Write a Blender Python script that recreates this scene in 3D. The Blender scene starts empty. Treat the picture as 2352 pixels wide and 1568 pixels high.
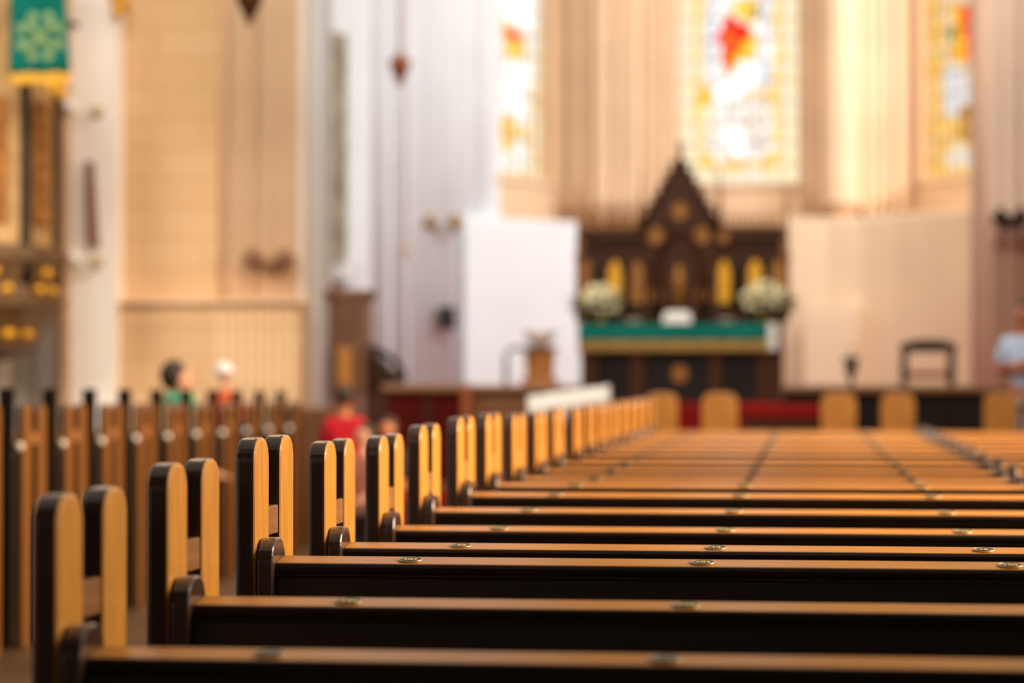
import bpy, bmesh, math, random
from mathutils import Vector, Matrix
random.seed(7)
S = bpy.context.scene
COL = S.collection
PI = math.pi
# ---------------------------------------------------------------- camera maths
F = 5553.0; W = 2352.0; H = 1568.0; CZ = 1.65
TH = math.atan((1850-1176)/F); PH = math.atan((868-784)/F)
RV = Vector((math.cos(TH), math.sin(TH), 0))
FV = Vector((-math.sin(TH)*math.cos(PH), math.cos(TH)*math.cos(PH), math.sin(PH)))
UV = Vector((math.sin(TH)*math.sin(PH), -math.cos(TH)*math.sin(PH), math.cos(PH)))
C0 = Vector((0, 0, CZ))
def ray(px, py): return FV + RV*((px-W/2)/F) + UV*((H/2-py)/F)
def at(px, py, Y):                       # the point of the plane y = Y seen at a pixel
    d = ray(px, py); return C0 + d*(Y/d.y)
def X_(px, Y): return at(px, 868, Y).x
def Z_(py, Y, px=1600): return at(px, py, Y).z
# ---------------------------------------------------------------- materials
MATS = {}
def nmat(name):
    m = bpy.data.materials.new(name); m.use_nodes = True
    nt = m.node_tree; b = nt.nodes['Principled BSDF']; MATS[name] = m
    return m, nt, b
def noise_col(nt, b, c1, c2, scale, stretch=(1,1,1), detail=6, dist=0.0, bump=0.0, rot=(0,0,0)):
    tc = nt.nodes.new('ShaderNodeTexCoord'); mp = nt.nodes.new('ShaderNodeMapping')
    mp.inputs['Scale'].default_value = stretch; mp.inputs['Rotation'].default_value = rot
    n = nt.nodes.new('ShaderNodeTexNoise'); n.inputs['Scale'].default_value = scale
    n.inputs['Detail'].default_value = detail; n.inputs['Distortion'].default_value = dist
    r = nt.nodes.new('ShaderNodeValToRGB')
    r.color_ramp.elements[0].position = .32; r.color_ramp.elements[1].position = .7
    r.color_ramp.elements[0].color = (*c1, 1); r.color_ramp.elements[1].color = (*c2, 1)
    nt.links.new(tc.outputs['Object'], mp.inputs['Vector']); nt.links.new(mp.outputs['Vector'], n.inputs['Vector'])
    nt.links.new(n.outputs['Fac'], r.inputs['Fac']); nt.links.new(r.outputs['Color'], b.inputs['Base Color'])
    if bump:
        bp = nt.nodes.new('ShaderNodeBump'); bp.inputs['Strength'].default_value = bump; bp.inputs['Distance'].default_value = .002
        nt.links.new(n.outputs['Fac'], bp.inputs['Height']); nt.links.new(bp.outputs['Normal'], b.inputs['Normal'])
    return r
def wood(name, c1, c2, axis='z', rough=.35, coat=.3, bump=.15, spec=.5):
    m, nt, b = nmat(name)
    st = {'z': (26, 26, 1.3), 'x': (1.3, 26, 26), 'y': (26, 1.3, 26)}[axis]
    noise_col(nt, b, c1, c2, 3.0, st, 7, .6, bump)
    b.inputs['Roughness'].default_value = rough; b.inputs['Coat Weight'].default_value = coat
    b.inputs['Coat Roughness'].default_value = .18; b.inputs['Specular IOR Level'].default_value = spec
    return m
def plain(name, c, rough=.7, metal=0, var=.15, scale=6, spec=.5):
    m, nt, b = nmat(name)
    noise_col(nt, b, tuple(x*(1-var) for x in c), tuple(min(1, x*(1+var)) for x in c), scale)
    b.inputs['Roughness'].default_value = rough; b.inputs['Metallic'].default_value = metal
    b.inputs['Specular IOR Level'].default_value = spec
    return m
def glow(name, c, s):
    m, nt, b = nmat(name)
    b.inputs['Base Color'].default_value = (*[x*.04 for x in c], 1)
    b.inputs['Emission Color'].default_value = (*c, 1); b.inputs['Emission Strength'].default_value = s
    b.inputs['Roughness'].default_value = .5; b.inputs['Specular IOR Level'].default_value = .05
    return m
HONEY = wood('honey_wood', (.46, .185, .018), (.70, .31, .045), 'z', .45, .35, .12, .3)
DARK = wood('shaded_dark_wood', (.050, .025, .016), (.090, .045, .028), 'z', .22, .8)  # post edges darkened: shade of the camera-facing fronts put in with the stain
DARKX = wood('shaded_dark_board', (.012, .006, .0035), (.024, .011, .006), 'x', .42, .1, .15, .3)  # board fronts and ledge nosing, part of their shade put into the colour
LEDGE = wood('ledge_wood', (.42, .155, .012), (.62, .245, .026), 'x', .26, .0, .10, .5)
LEDGE.node_tree.nodes['Principled BSDF'].inputs['IOR'].default_value = 1.19
HONEYD = wood('dimmed_honey_wood', (.14, .05, .005), (.21, .080, .010), 'z', .5, .05, .12, .3)  # honey wood again, the dimmer light across the aisle put into its colour
BLOCK = wood('block_wood', (.20, .085, .025), (.32, .14, .05), 'y', .35, .3)
SEAT = wood('seat_wood', (.10, .045, .014), (.18, .08, .025), 'x', .4, .2)
WALNUT = wood('walnut', (.036, .011, .003), (.075, .024, .007), 'z', .5, .0, .15, .2)
OAK = wood('golden_oak', (.36, .14, .025), (.52, .23, .05), 'z', .4, .2)
BROWN = wood('brown_wood', (.15, .06, .022), (.23, .10, .035), 'z', .5, .1)
BROWNX = wood('brown_rail_wood', (.17, .07, .022), (.27, .12, .035), 'x', .4, .2)
SLAT = wood('slat_wood', (.22, .105, .075), (.30, .15, .11), 'z', .5, .1)
BLACKW = wood('black_wood', (.009, .006, .004), (.018, .011, .007), 'z', .55, .0, .15, .2)
GOLD = plain('gilding', (.80, .40, .02), .4, .4, .2, 12)
DIMGOLD = plain('worn_gilding', (.32, .13, .022), .5, .3, .35, 14)
PULW = plain('pulpit_wood', (.12, .058, .020), .5, 0, .35, 9)
PULG = plain('pulpit_gilded_field', (.50, .30, .12), .5, 0, .2, 6)
DARKRED = plain('dark_red_hanging', (.075, .006, .004), .95, 0, .2, 20, .1)
BRASS = plain('brass', (.34, .20, .045), .45, .25)
GREENC = plain('green_cloth', (.0, .155, .12), .85, 0, .2, 9, .2)
EMBR = plain('green_gold_embroidery', (.24, .38, .17), .8, 0, .25, 9, .2)
FRINGE = plain('gold_fringe', (.85, .42, .03), .7, 0, .25, 30)
FRINGED = plain('dull_gold_fringe', (.33, .20, .04), .75, 0, .35, 30)
WHITEC = plain('white_linen', (.85, .84, .80), .85, 0, .04, 4)
ENAMEL = plain('white_enamel', (.95, .93, .88), .15, 0, .02, 4)
PLASTER = plain('white_plaster', (.84, .87, .90), .9, 0, .03, 1.2, .2)  # white and tan stones carry some of the differing light in their colour
CREAM = plain('cream_plaster', (.84, .66, .46), .9, 0, .05, .8, .2)
PALE = plain('pale_stone', (.95, .87, .79), .9, 0, .05, 1.2, .2)
TAN = plain('tan_stone', (.80, .56, .36), .9, 0, .07, 1.0, .2)
PINK = plain('pinkish_stone', (.76, .57, .44), .9, 0, .05, 1.0, .2)
UMBER = plain('umber_stone', (.80, .60, .44), .9, 0, .06, 1.0, .2)
GREYST = plain('grey_stone', (.50, .45, .38), .8, 0, .12, 3)
FLOORM = plain('floor_stone', (.12, .065, .028), .5, 0, .2, 3)
CARPET = plain('red_carpet', (.22, .008, .006), .95, 0, .2, 30, .1)
BLACK = plain('black_metal', (.012, .013, .015), .5, 0, .2)
TERRA = plain('copper_lamp', (.34, .10, .03), .4, .3, .2)
SLITG = plain('slit_glass', (.30, .27, .20), .25, 0, .4, 3)
FLOWER = plain('cream_petals', (.88, .82, .52), .8, 0, .1, 30)
LEAF = plain('leaf_green', (.06, .11, .025), .7, 0, .3, 20)
BADGE = plain('badge_bronze', (.085, .06, .032), .3, .4, .2)
BADGER = plain('badge_rim', (.50, .40, .26), .35, .5, .1)
NUMER = plain('gold_numerals', (.95, .62, .14), .35, .2, .1)
SKIN = plain('skin', (.62, .30, .20), .6, 0, .08, 12)
SKIN2 = plain('tanned_skin', (.50, .17, .075), .6, 0, .08, 12)
HAIRD = plain('dark_hair', (.03, .016, .010), .6, 0, .3, 40)
HAIRW = plain('white_cap_cloth', (.88, .88, .90), .8, 0, .03, 10)
def brick_stone(name):
    m, nt, b = nmat(name)
    tc = nt.nodes.new('ShaderNodeTexCoord'); mp = nt.nodes.new('ShaderNodeMapping')
    mp.inputs['Rotation'].default_value = (PI/2, 0, 0)
    br = nt.nodes.new('ShaderNodeTexBrick')
    br.inputs['Color1'].default_value = (.67, .435, .24, 1); br.inputs['Color2'].default_value = (.64, .405, .215, 1)
    br.inputs['Mortar'].default_value = (.57, .345, .17, 1); br.inputs['Scale'].default_value = 1
    br.inputs['Mortar Size'].default_value = .018; br.inputs['Mortar Smooth'].default_value = .6
    br.inputs['Brick Width'].default_value = .95; br.inputs['Row Height'].default_value = .31
    nt.links.new(tc.outputs['Object'], mp.inputs['Vector']); nt.links.new(mp.outputs['Vector'], br.inputs['Vector'])
    nt.links.new(br.outputs['Color'], b.inputs['Base Color']); b.inputs['Roughness'].default_value = .9
    b.inputs['Specular IOR Level'].default_value = .2
    return m
BRICK = brick_stone('coursed_tan_stone')
# ---------------------------------------------------------------- mesh builder
class MB:
    def __init__(s): s.v = []; s.f = []; s.m = []; s.sm = []
    def add(s, vs, fs, mi=0, sm=False):
        o = len(s.v); s.v += [tuple(p) for p in vs]
        for f in fs: s.f.append(tuple(i+o for i in f)); s.m.append(mi); s.sm.append(sm)
        return s
    def box(s, x0, x1, y0, y1, z0, z1, mi=0):
        vs = [(x0,y0,z0),(x1,y0,z0),(x1,y1,z0),(x0,y1,z0),(x0,y0,z1),(x1,y0,z1),(x1,y1,z1),(x0,y1,z1)]
        return s.add(vs, [(0,3,2,1),(4,5,6,7),(0,1,5,4),(1,2,6,5),(2,3,7,6),(3,0,4,7)], mi)
    def hexa(s, p, mi=0):               # eight corners, bottom ring then top ring
        return s.add(p, [(0,3,2,1),(4,5,6,7),(0,1,5,4),(1,2,6,5),(2,3,7,6),(3,0,4,7)], mi)
    def prism(s, prof, axis, a0, a1, mi=0, side=None, sm=False):  # profile extruded along an axis
        n = len(prof)
        def P(u, w, a): return {'x': (a,u,w), 'y': (u,a,w), 'z': (u,w,a)}[axis]
        vs = [P(u,w,a0) for u,w in prof] + [P(u,w,a1) for u,w in prof]
        s.add(vs, [tuple(range(n))[::-1], tuple(range(n,2*n))], mi if side is None else side)
        o = len(s.v)-2*n
        for i in range(n):
            j = (i+1) % n; s.f.append((o+i,o+j,o+n+j,o+n+i)); s.m.append(mi); s.sm.append(sm)
        return s
    def lathe(s, prof, cx=0, cy=0, n=20, mi=0, ph=0, sm=True, a0=0, a1=2*PI):
        full = abs(a1-a0-2*PI) < 1e-6; k = n if full else n+1
        vs = []
        for r, z in prof:
            for i in range(k):
                a = ph+a0+(a1-a0)*i/n; vs.append((cx+r*math.cos(a), cy+r*math.sin(a), z))
        fs = []
        for j in range(len(prof)-1):
            for i in range(n):
                i2 = (i+1) % k if full else i+1
                fs.append((j*k+i, j*k+i2, (j+1)*k+i2, (j+1)*k+i))
        s.add(vs, fs, mi, sm)
        o = len(s.v)-len(vs)
        if full:
            if prof[0][0] > 1e-4: s.f.append(tuple(o+i for i in range(k))[::-1]); s.m.append(mi); s.sm.append(False)
            if prof[-1][0] > 1e-4: s.f.append(tuple(o+(len(prof)-1)*k+i for i in range(k))); s.m.append(mi); s.sm.append(False)
        return s
    def ball(s, c, r, mi=0, n=14, k=9):
        if not hasattr(r, '__len__'): r = (r, r, r)
        vs = [(c[0], c[1], c[2]-r[2])]
        for j in range(1, k):
            t = -PI/2+PI*j/k
            for i in range(n):
                a = 2*PI*i/n; vs.append((c[0]+r[0]*math.cos(t)*math.cos(a), c[1]+r[1]*math.cos(t)*math.sin(a), c[2]+r[2]*math.sin(t)))
        vs.append((c[0], c[1], c[2]+r[2])); fs = []
        for i in range(n): fs.append((0, 1+(i+1) % n, 1+i))
        for j in range(k-2):
            for i in range(n):
                a = 1+j*n+i; b = 1+j*n+(i+1) % n; fs.append((a, b, b+n, a+n))
        L = len(vs)-1
        for i in range(n): fs.append((L, 1+(k-2)*n+i, 1+(k-2)*n+(i+1) % n))
        return s.add(vs, fs, mi, True)
    def tube(s, pts, r, n=10, mi=0):
        pts = [Vector(p) for p in pts]; rings = []
        for i, p in enumerate(pts):
            t = (pts[min(i+1, len(pts)-1)]-pts[max(i-1, 0)]).normalized()
            a = Vector((0,0,1)) if abs(t.z) < .9 else Vector((1,0,0))
            u = t.cross(a).normalized(); w = t.cross(u)
            rr = r[i] if hasattr(r, '__len__') else r
            rings.append([p+(u*math.cos(2*PI*k/n)+w*math.sin(2*PI*k/n))*rr for k in range(n)])
        vs = [q for ring in rings for q in ring]; fs = []
        for j in range(len(pts)-1):
            for i in range(n):
                i2 = (i+1) % n; fs.append((j*n+i, j*n+i2, (j+1)*n+i2, (j+1)*n+i))
        s.add(vs, fs, mi, True); o = len(s.v)-len(vs)
        s.f.append(tuple(o+i for i in range(n))); s.m.append(mi); s.sm.append(False)
        s.f.append(tuple(o+len(vs)-n+i for i in range(n))); s.m.append(mi); s.sm.append(False)
        return s
    def mesh(s, name, mats):
        me = bpy.data.meshes.new(name); me.from_pydata(s.v, [], s.f)
        for m in (mats if isinstance(mats, (list, tuple)) else [mats]): me.materials.append(m)
        for p, mi, sm in zip(me.polygons, s.m, s.sm): p.material_index = mi; p.use_smooth = sm
        bm = bmesh.new(); bm.from_mesh(me); bmesh.ops.recalc_face_normals(bm, faces=bm.faces); bm.to_mesh(me); bm.free()
        return me
    def obj(s, name, mats, parent=None, bevel=0, loc=None):
        o = bpy.data.objects.new(name, s.mesh(name, mats)); COL.objects.link(o)
        if parent: o.parent = parent
        if loc: o.location = loc
        if bevel:
            b = o.modifiers.new('edge', 'BEVEL'); b.width = bevel; b.segments = 3; b.limit_method = 'ANGLE'; b.angle_limit = math.radians(50)
            b.harden_normals = False
        return o
def tag(o, label, cat=None, group=None, kind=None):
    if label: o['label'] = label
    if cat: o['category'] = cat
    if group: o['group'] = group
    if kind: o['kind'] = kind
    return o
def thing(name, label, cat, loc=(0,0,0), rz=0, group=None):
    o = bpy.data.objects.new(name, None); COL.objects.link(o); o.empty_display_size = .2
    o.location = loc; o.rotation_euler = (0, 0, rz)
    return tag(o, label, cat, group)
def copy_tree(o, parent=None):
    c = o.copy(); COL.objects.link(c)
    if parent: c.parent = parent
    for ch in [q for q in o.children]: copy_tree(ch, c)
    return c
def struct(name, mb, mats, bevel=0): return tag(mb.obj(name, mats, None, bevel), None, kind='structure')
def arch_profile(w, z0, z1, r, seg=8):   # upright slab profile with two rounded top corners, u from 0 to w
    p = [(0, z0)]
    for i in range(seg+1):
        a = PI-PI/2*i/seg; p.append((r+r*math.cos(a), z1-r+r*math.sin(a)))
    for i in range(seg+1):
        a = PI/2-PI/2*i/seg; p.append((w-r+r*math.cos(a), z1-r+r*math.sin(a)))
    return p+[(w, z0)]
# ================================================================ PEWS
PL = 2.345                                 # pew length
RAIL = CZ-.460; POST = RAIL+.287           # ledge rear edge and post top above the floor
TILT = math.radians(7)
def pew_parts(root, tall=True, mirror=False, badges=True, length=PL, HONEY=HONEY):
    sx = -1 if mirror else 1
    def B(x0, x1): return (min(sx*x0, sx*x1), max(sx*x0, sx*x1))
    if tall:
        for y in (0, .29):
            m = MB(); a, b = B(0, .051)
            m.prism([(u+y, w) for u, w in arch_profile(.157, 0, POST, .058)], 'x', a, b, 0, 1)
            m.obj('end_post', [DARK, HONEY], root, .011)  # honey side faces, darker edges: lit and shaded sides set by colour
        a, b = B(.008, .043); MB().box(a, b, .15, .297, POST-.243, POST-.172).obj('end_block', BLOCK, root, .004)
    a, b = B(.0555 if tall else .0, .094 if tall else .040)
    MB().prism([(u-.004, w) for u, w in arch_profile(.15, .02, RAIL+.047, .062)], 'x', a, b, 0).obj('end_panel', DARK, root, .006)
    a, b = B(length-.042, length)
    MB().prism([(u-.004, w) for u, w in arch_profile(.15, .02, RAIL+.022, .062)], 'x', a, b, 0).obj('end_panel', DARK, root, .006)
    x0 = .094 if tall else .040; a, b = B(x0, length-.042)
    y0, y1 = .026, .125; zf = RAIL-(y1-y0)*math.tan(TILT)
    m = MB(); m.prism([(y0+.009, zf-.020), (y0+.009, zf+.0011), (y1-.004, RAIL), (y1, RAIL-.006), (y1, zf-.020)], 'x', a, b, 0)
    m.obj('ledge', LEDGE, root, .002)
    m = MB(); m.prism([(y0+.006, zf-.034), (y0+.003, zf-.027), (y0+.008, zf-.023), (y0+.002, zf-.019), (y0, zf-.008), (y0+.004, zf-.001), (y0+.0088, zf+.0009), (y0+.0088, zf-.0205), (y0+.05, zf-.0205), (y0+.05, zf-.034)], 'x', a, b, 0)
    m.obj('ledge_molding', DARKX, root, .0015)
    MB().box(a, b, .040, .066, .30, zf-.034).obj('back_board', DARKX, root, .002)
    MB().box(a, b, .066, .50, .44, .475).obj('seat', SEAT, root, .008)
    for u in (length*.33, length*.68):
        p, q = B(u-.02, u+.02); MB().box(p, q, .066, .46, 0, .44).obj('seat_support', SEAT, root)
    if badges:
        for u in badges:
            yc = .076; zc = zf+(yc-y0)*math.tan(TILT)+.0006
            m = MB(); m.lathe([(.0275, 0), (.0275, .0022), (.0, .0022)], n=28)
            m.lathe([(.0275, 0), (.0295, .0), (.0295, .003), (.0265, .003), (.0265, .0021)], n=28, mi=1)
            o = m.obj('number_badge', [BADGE, BADGER], root); o.location = (sx*u, yc, zc); o.rotation_euler = (TILT, 0, 0)
P_ = [1779, 1515, 1310, 1142, 1012, 915, 825, 757, 694, 639, 596, 548]
K = F*1.375/math.cos(TH)
ZC = [K/p for p in P_]
while len(ZC) < 20: ZC.append(ZC[-1]+.866)
RY = [(z-1.375*math.sin(TH))/math.cos(TH) for z in ZC]
DZ = [-.030, -.006, .022, -.003, -.008, .006, .016, .016] + [random.uniform(.0, .012) for _ in range(12)]
ORD = ['nearest', 'second', 'third', 'fourth', 'fifth', 'sixth', 'seventh', 'eighth', 'ninth', 'tenth', 'eleventh', 'twelfth',
       'thirteenth', 'fourteenth', 'fifteenth', 'sixteenth', 'seventeenth', 'eighteenth', 'nineteenth', 'twentieth']
XL = -1.375
def num_mesh(fc):
    t = bpy.data.objects.new('t', fc); COL.objects.link(t); bpy.context.view_layer.update()
    me = bpy.data.meshes.new_from_object(t.evaluated_get(bpy.context.evaluated_depsgraph_get()))
    bpy.data.objects.remove(t); me.materials.clear(); me.materials.append(NUMER)
    for p in me.polygons: p.material_index = 0
    return me
proto = thing('pew', '', 'pew', (XL, RY[0], 0), 0, 'pews of the block beside the aisle')
pew_parts(proto, badges=(.419, 1.129, 1.855))
NUM = {1: ('141', '143', '145'), 2: ('101', '103', '105'), 3: ('10', '12', '15'), 4: ('121', '123', '125'), 5: ('81', '83', '85'), 6: ('61', '63', '65'), 7: ('51', '53', '55')}

for i in range(20):
    o = proto if i == 0 else copy_tree(proto)
    o.location = (XL, RY[i], 0); o.scale = (1, 1, (RAIL+DZ[i])/RAIL)
    n = 'nearest and most blurred row' if i == 0 else (ORD[i]+' row from the nearest' if i < 19 else 'last row before the chancel')
    o['label'] = 'aisle-side pew with paired honey end posts, ' + n
    if i in NUM:
        bs = sorted([c for c in o.children if c.name.startswith('number_badge')], key=lambda c: c.location.x)
        for c, t in zip(bs, NUM[i]):
            fc = bpy.data.curves.new('numerals', 'FONT'); fc.body = t; fc.size = .025; fc.align_x = 'CENTER'; fc.align_y = 'CENTER'; fc.extrude = .0005; fc.offset = .0006
            fo = bpy.data.objects.new('numerals', num_mesh(fc)); COL.objects.link(fo); fo.parent = c; fo.location = (0, 0, .0027); tag(fo, 'gold numerals on the dark badge')
# second block to the right, past the low end panels
p2 = thing('pew', '', 'pew', (.985, RY[7], 0), 0, 'pews of the block on the right')
pew_parts(p2, tall=False, badges=None, length=2.4)
for i in range(7, 20):
    o = p2 if i == 7 else copy_tree(p2)
    o.location = (.985, RY[i]+.02, 0); o.scale = (1, 1, (RAIL+DZ[i]-.004)/RAIL)
    n = ORD[i]+' row from the nearest' if i < 19 else 'last row before the chancel'
    o['label'] = 'right-hand block pew with low end panel, ' + n
# block across the aisle
p3 = thing('pew', '', 'pew', (-4.73, 13, 0), 0, 'pews across the aisle')
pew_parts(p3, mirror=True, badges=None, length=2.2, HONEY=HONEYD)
MB().box(-.155, -.058, -.03, .0, 0, POST+.10).obj('door_post', BLACKW, p3, .01)
d = MB().lathe([(.0, 0), (.025, .0), (.0245, .010), (.018, .018), (.0, .022)], n=18)
pd = d.obj('number_disc', ENAMEL, p3); pd.location = (-.0255, -.001, RAIL+.035); pd.rotation_euler = (PI/2, 0, 0); tag(pd, 'white enamel disc')
for i in range(12):
    o = p3 if i == 0 else copy_tree(p3)
    y = 12.56+.86*i
    tgt = CZ-(.148+.0065*i)
    o.location = (-4.73, y, 0); o.scale = (1, 1, tgt/POST)
    o['label'] = 'pew across the aisle with honey posts and white disc, ' + (ORD[i]+' row from the nearest there' if i < 11 else 'last row by the steps')
# ================================================================ SETTING
struct('floor', MB().box(-12, 12, -7.3, 40, -.2, 0), FLOORM)
CH1, CH2 = .50, 1.36
m = MB(); m.box(-5.0, 12, 23.1, 27, 0, CH1); m.box(-5.6, 12, 25.7, 26.1, CH1, .80); m.box(-5.6, 12, 25.9, 26.3, .80, 1.08); m.box(-9, 12, 26.1, 40, 0, CH2)
struct('floor_chancel', m, CARPET)
TOP = 17.0
def slab(name, px0, Y0, px1, Y1, mat, z0=0, z1=TOP, th=.35, top=None):
    a = Vector((X_(px0, Y0), Y0, 0)); b = Vector((X_(px1, Y1), Y1, 0)); d = (b-a).normalized(); n = Vector((-d.y, d.x, 0))*th
    if n.y < 0: n = -n
    P = [a, b, b+n, a+n]
    return struct(name, MB().hexa([(p.x, p.y, z0) for p in P]+[(p.x, p.y, z1) for p in P]), mat)
def shafts(name, lst, mat, z1=TOP, corbel=False):
    m = MB()
    for px, hw, Y, py in lst:
        x = X_(px, Y); r = hw*Y/5600; z0 = Z_(py, Y, px) if py else 0
        if corbel: m.lathe([(.01, z0-.35), (r*.5, z0-.2), (r*.9, z0-.02), (r*1.06, z0), (r*1.06, z0+.08), (r, z0+.12), (r, z1)], x, Y, 16)
        else: m.lathe([(r, z0), (r, z1)], x, Y, 16)
    return struct(name, m, mat)
GALM = plain('dark_gallery_boards', (.06, .035, .02), .8)
struct('wall_rear', MB().box(-12, 12, -7.3, -7, 0, 9), GALM)
struct('ceiling_gallery', MB().box(-12, 12, -7, 3.4, 4.6, 4.9), GALM)
# --- nave piers on the left
slab('wall_left', -700, 24.70, 165, 24.70, PALE)
shafts('pillar_pulpit_side', [(-60, 34, 24.3, 0), (5, 36, 24.3, 0), (66, 30, 24.35, 0), (106, 28, 24.2, 0)], PALE)
shafts('pillar_tan_shaft', [(146, 16, 24.02, 0)], TAN)
slab('pillar_pale', 160, 24.10, 264, 24.10, PALE, th=.8)
slab('pillar_coursed', 263, 24.40, 498, 24.40, BRICK, th=.8)
slab('pillar_backing', 490, 24.70, 702, 24.70, TAN, th=.6)
shafts('pillar_tan_cluster', [(512, 24, 24.60, 0), (545, 25, 24.56, 0), (578, 25, 24.60, 0), (612, 25, 24.56, 0), (645, 25, 24.60, 0), (670, 20, 24.60, 0)], TAN)
shafts('pillar_pale_edge', [(694, 14, 24.60, 0)], PALE)
shafts('pillar_white_edge', [(722, 24, 24.9, 0), (746, 15, 25.1, 0)], PLASTER)
zb = Z_(690, 24.10, 480)
slab('pillar_base', 263, 24.28, 690, 24.28, BRICK, 0, zb, .2)
m = MB()
m.box(X_(263, 24.10), X_(705, 24.10), 24.18, 24.40, zb-.03, zb+.02); struct('trim_pier_base', m, TAN, .02)
shafts('pillar_base_shafts', [(506+i*21, 19, 24.36, 0) for i in range(9)], TAN, zb-.06)
# --- chancel left wall
def P2(px, Y): return Vector((X_(px, Y), Y, 0))
slab('wall_chancel_left', 690, 30.0, 1150, 35.5, PLASTER, th=.5)
L = [(852, 40, 31.95, 0), (905, 32, 32.45, 0), (942, 30, 32.95, 0), (980, 32, 33.35, 0), (1018, 34, 33.8, 0), (1056, 34, 34.3, 0), (1098, 38, 34.7, 0)]
shafts('pillar_white_cluster', L, PLASTER)
# slit window in that wall
wn = thing('window_slit', None, None); tag(wn, None, kind='structure'); del_ = None
a = P2(752, 30.55); b = P2(788, 31.0)
def quad(a, b, z0, z1, off, th):
    d = (b-a).normalized(); n = Vector((d.y, -d.x, 0)); n = n if n.y < 0 else -n
    p = [a+n*off, b+n*off, b+n*(off+th), a+n*(off+th)]; return [(q.x, q.y, z0) for q in p]+[(q.x, q.y, z1) for q in p]
m = MB(); m.hexa(quad(a, b, Z_(598, 30.8), Z_(62, 30.8), .0, .06)); m.obj('window_pane', SLITG, wn)
m = MB(); m.hexa(quad(P2(744, 30.45), P2(796, 31.1), Z_(640, 30.8), Z_(604, 30.8), .0, .25)); m.obj('window_sill', PLASTER, wn)
# --- apse: three facets with windows
YW = 37.0
def window(name, px0, Y0, px1, Y1, pyb, fn, mat, wx0, wx1):
    """wall facet between px0 and px1 with an opening from wx0 to wx1 (fractions are pixels), sill at pyb"""
    A = Vector((X_(px0, Y0), Y0, 0)); B_ = Vector((X_(px1, Y1), Y1, 0)); d = (B_-A); L = d.length; d.normalize(); n = Vector((-d.y, d.x, 0))
    def Yat(px):
        lo, hi = 0.0, 1.0
        for _ in range(40):
            t = (lo+hi)/2; p = A+(B_-A)*t; pp = Vector(((p-C0).dot(RV), (p-C0).dot(FV), 0)); q = W/2+F*pp.x/pp.y
            if q < px: lo = t
            else: hi = t
        return (A+(B_-A)*t)
    w0 = Yat(wx0); w1 = Yat(wx1); zs = Z_(pyb, (w0.y+w1.y)/2, (wx0+wx1)/2)
    def pan(m, p, q, z0, z1, off=0, th=.5):
        c = [p+n*off, q+n*off, q+n*(off+th), p+n*(off+th)]; m.hexa([(k.x, k.y, z0) for k in c]+[(k.x, k.y, z1) for k in c])
    m = MB(); pan(m, A, w0, 0, TOP); pan(m, w1, B_, 0, TOP); pan(m, w0, w1, 0, zs)
    struct('wall_'+name, m, mat)
    r = thing('window_'+name, None, None); tag(r, None, kind='structure')
    m = MB(); pan(m, w0-d*.02, w1+d*.02, zs-.05, zs+.02, -.06, .4); m.obj('window_sill', CREAM, r, .01)
    # stained glass: a mosaic of small leaded panes
    NX, NY = 28, 150; zt = zs+9.6; ww = (w1-w0).length
    m = MB(); off = .22
    for j in range(NY):
        for i in range(NX):
            u0, u1 = i/NX, (i+1)/NX; v0, v1 = j/NY, (j+1)/NY
            ps = [w0+d*(ww*u)+n*off+Vector((0, 0, zs+(zt-zs)*v)) for u, v in ((u0, v0), (u1, v0), (u1, v1), (u0, v1))]
            col = fn((u0+u1)/2, (zt-zs)*(v0+v1)/2)
            m.add(ps, [(0, 1, 2, 3)], col)
    m.obj('stained_glass', GL, r)
    m = MB()
    for i in range(0, NX+1, 4):
        p = w0+d*(ww*i/NX)+n*(off-.012); m.hexa([(q.x, q.y, zs) for q in (p-d*.006, p+d*.006, p+d*.006+n*.01, p-d*.006+n*.01)]+[(q.x, q.y, zt) for q in (p-d*.006, p+d*.006, p+d*.006+n*.01, p-d*.006+n*.01)])
    for j in range(0, NY+1, 5):
        z = zs+(zt-zs)*j/NY; p = w0+n*(off-.012); q = w1+n*(off-.012)
        m.hexa([(k.x, k.y, z-.006) for k in (p, q, q+n*.01, p+n*.01)]+[(k.x, k.y, z+.006) for k in (p, q, q+n*.01, p+n*.01)])
    m.obj('lead_cames', BLACK, r)
    return r
GL = [glow('glass_white', (1, .97, .93), 1.4), glow('glass_cream', (1, .82, .50), 1.08), glow('glass_yellow', (1, .58, .03), 1.3), glow('glass_red', (1, .012, .006), 1.6),
      glow('glass_orange', (1, .22, .02), 1.1), glow('glass_blue', (.62, .70, .85), 1.0), glow('glass_green', (.15, .30, .12), .6), glow('glass_pale', (1, .90, .82), 1.0),
      glow('glass_amber', (.95, .48, .11), 1.05), glow('glass_brown', (.55, .26, .06), .8), glow('glass_pink', (1, .76, .66), .85)]
G = dict(w=0, c=1, y=2, r=3, o=4, b=5, g=6, p=7, a=8, n=9, k=10)
def poly_in(u, v, P):
    ins = False; j = len(P)-1
    for i in range(len(P)):
        if (P[i][1] > v) != (P[j][1] > v) and u < (P[j][0]-P[i][0])*(v-P[i][1])/(P[j][1]-P[i][1])+P[i][0]: ins = not ins
        j = i
    return ins
rg = random.Random(3)
def pick(s): return G[rg.choice(s)]
def conv(pxs, x0, x1, yb, mpp): return [((a-x0)/(x1-x0), (yb-b)*mpp) for a, b in pxs]
M2 = YW/5600
Q2 = lambda pts: conv(pts, 1558, 1836, 423, M2)
red2 = Q2([(1677, 18), (1706, 45), (1733, 68), (1705, 95), (1690, 130), (1672, 172), (1660, 140), (1648, 70)])
oran2 = Q2([(1655, 70), (1682, 60), (1694, 90), (1690, 125), (1670, 150), (1656, 110)])
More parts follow.
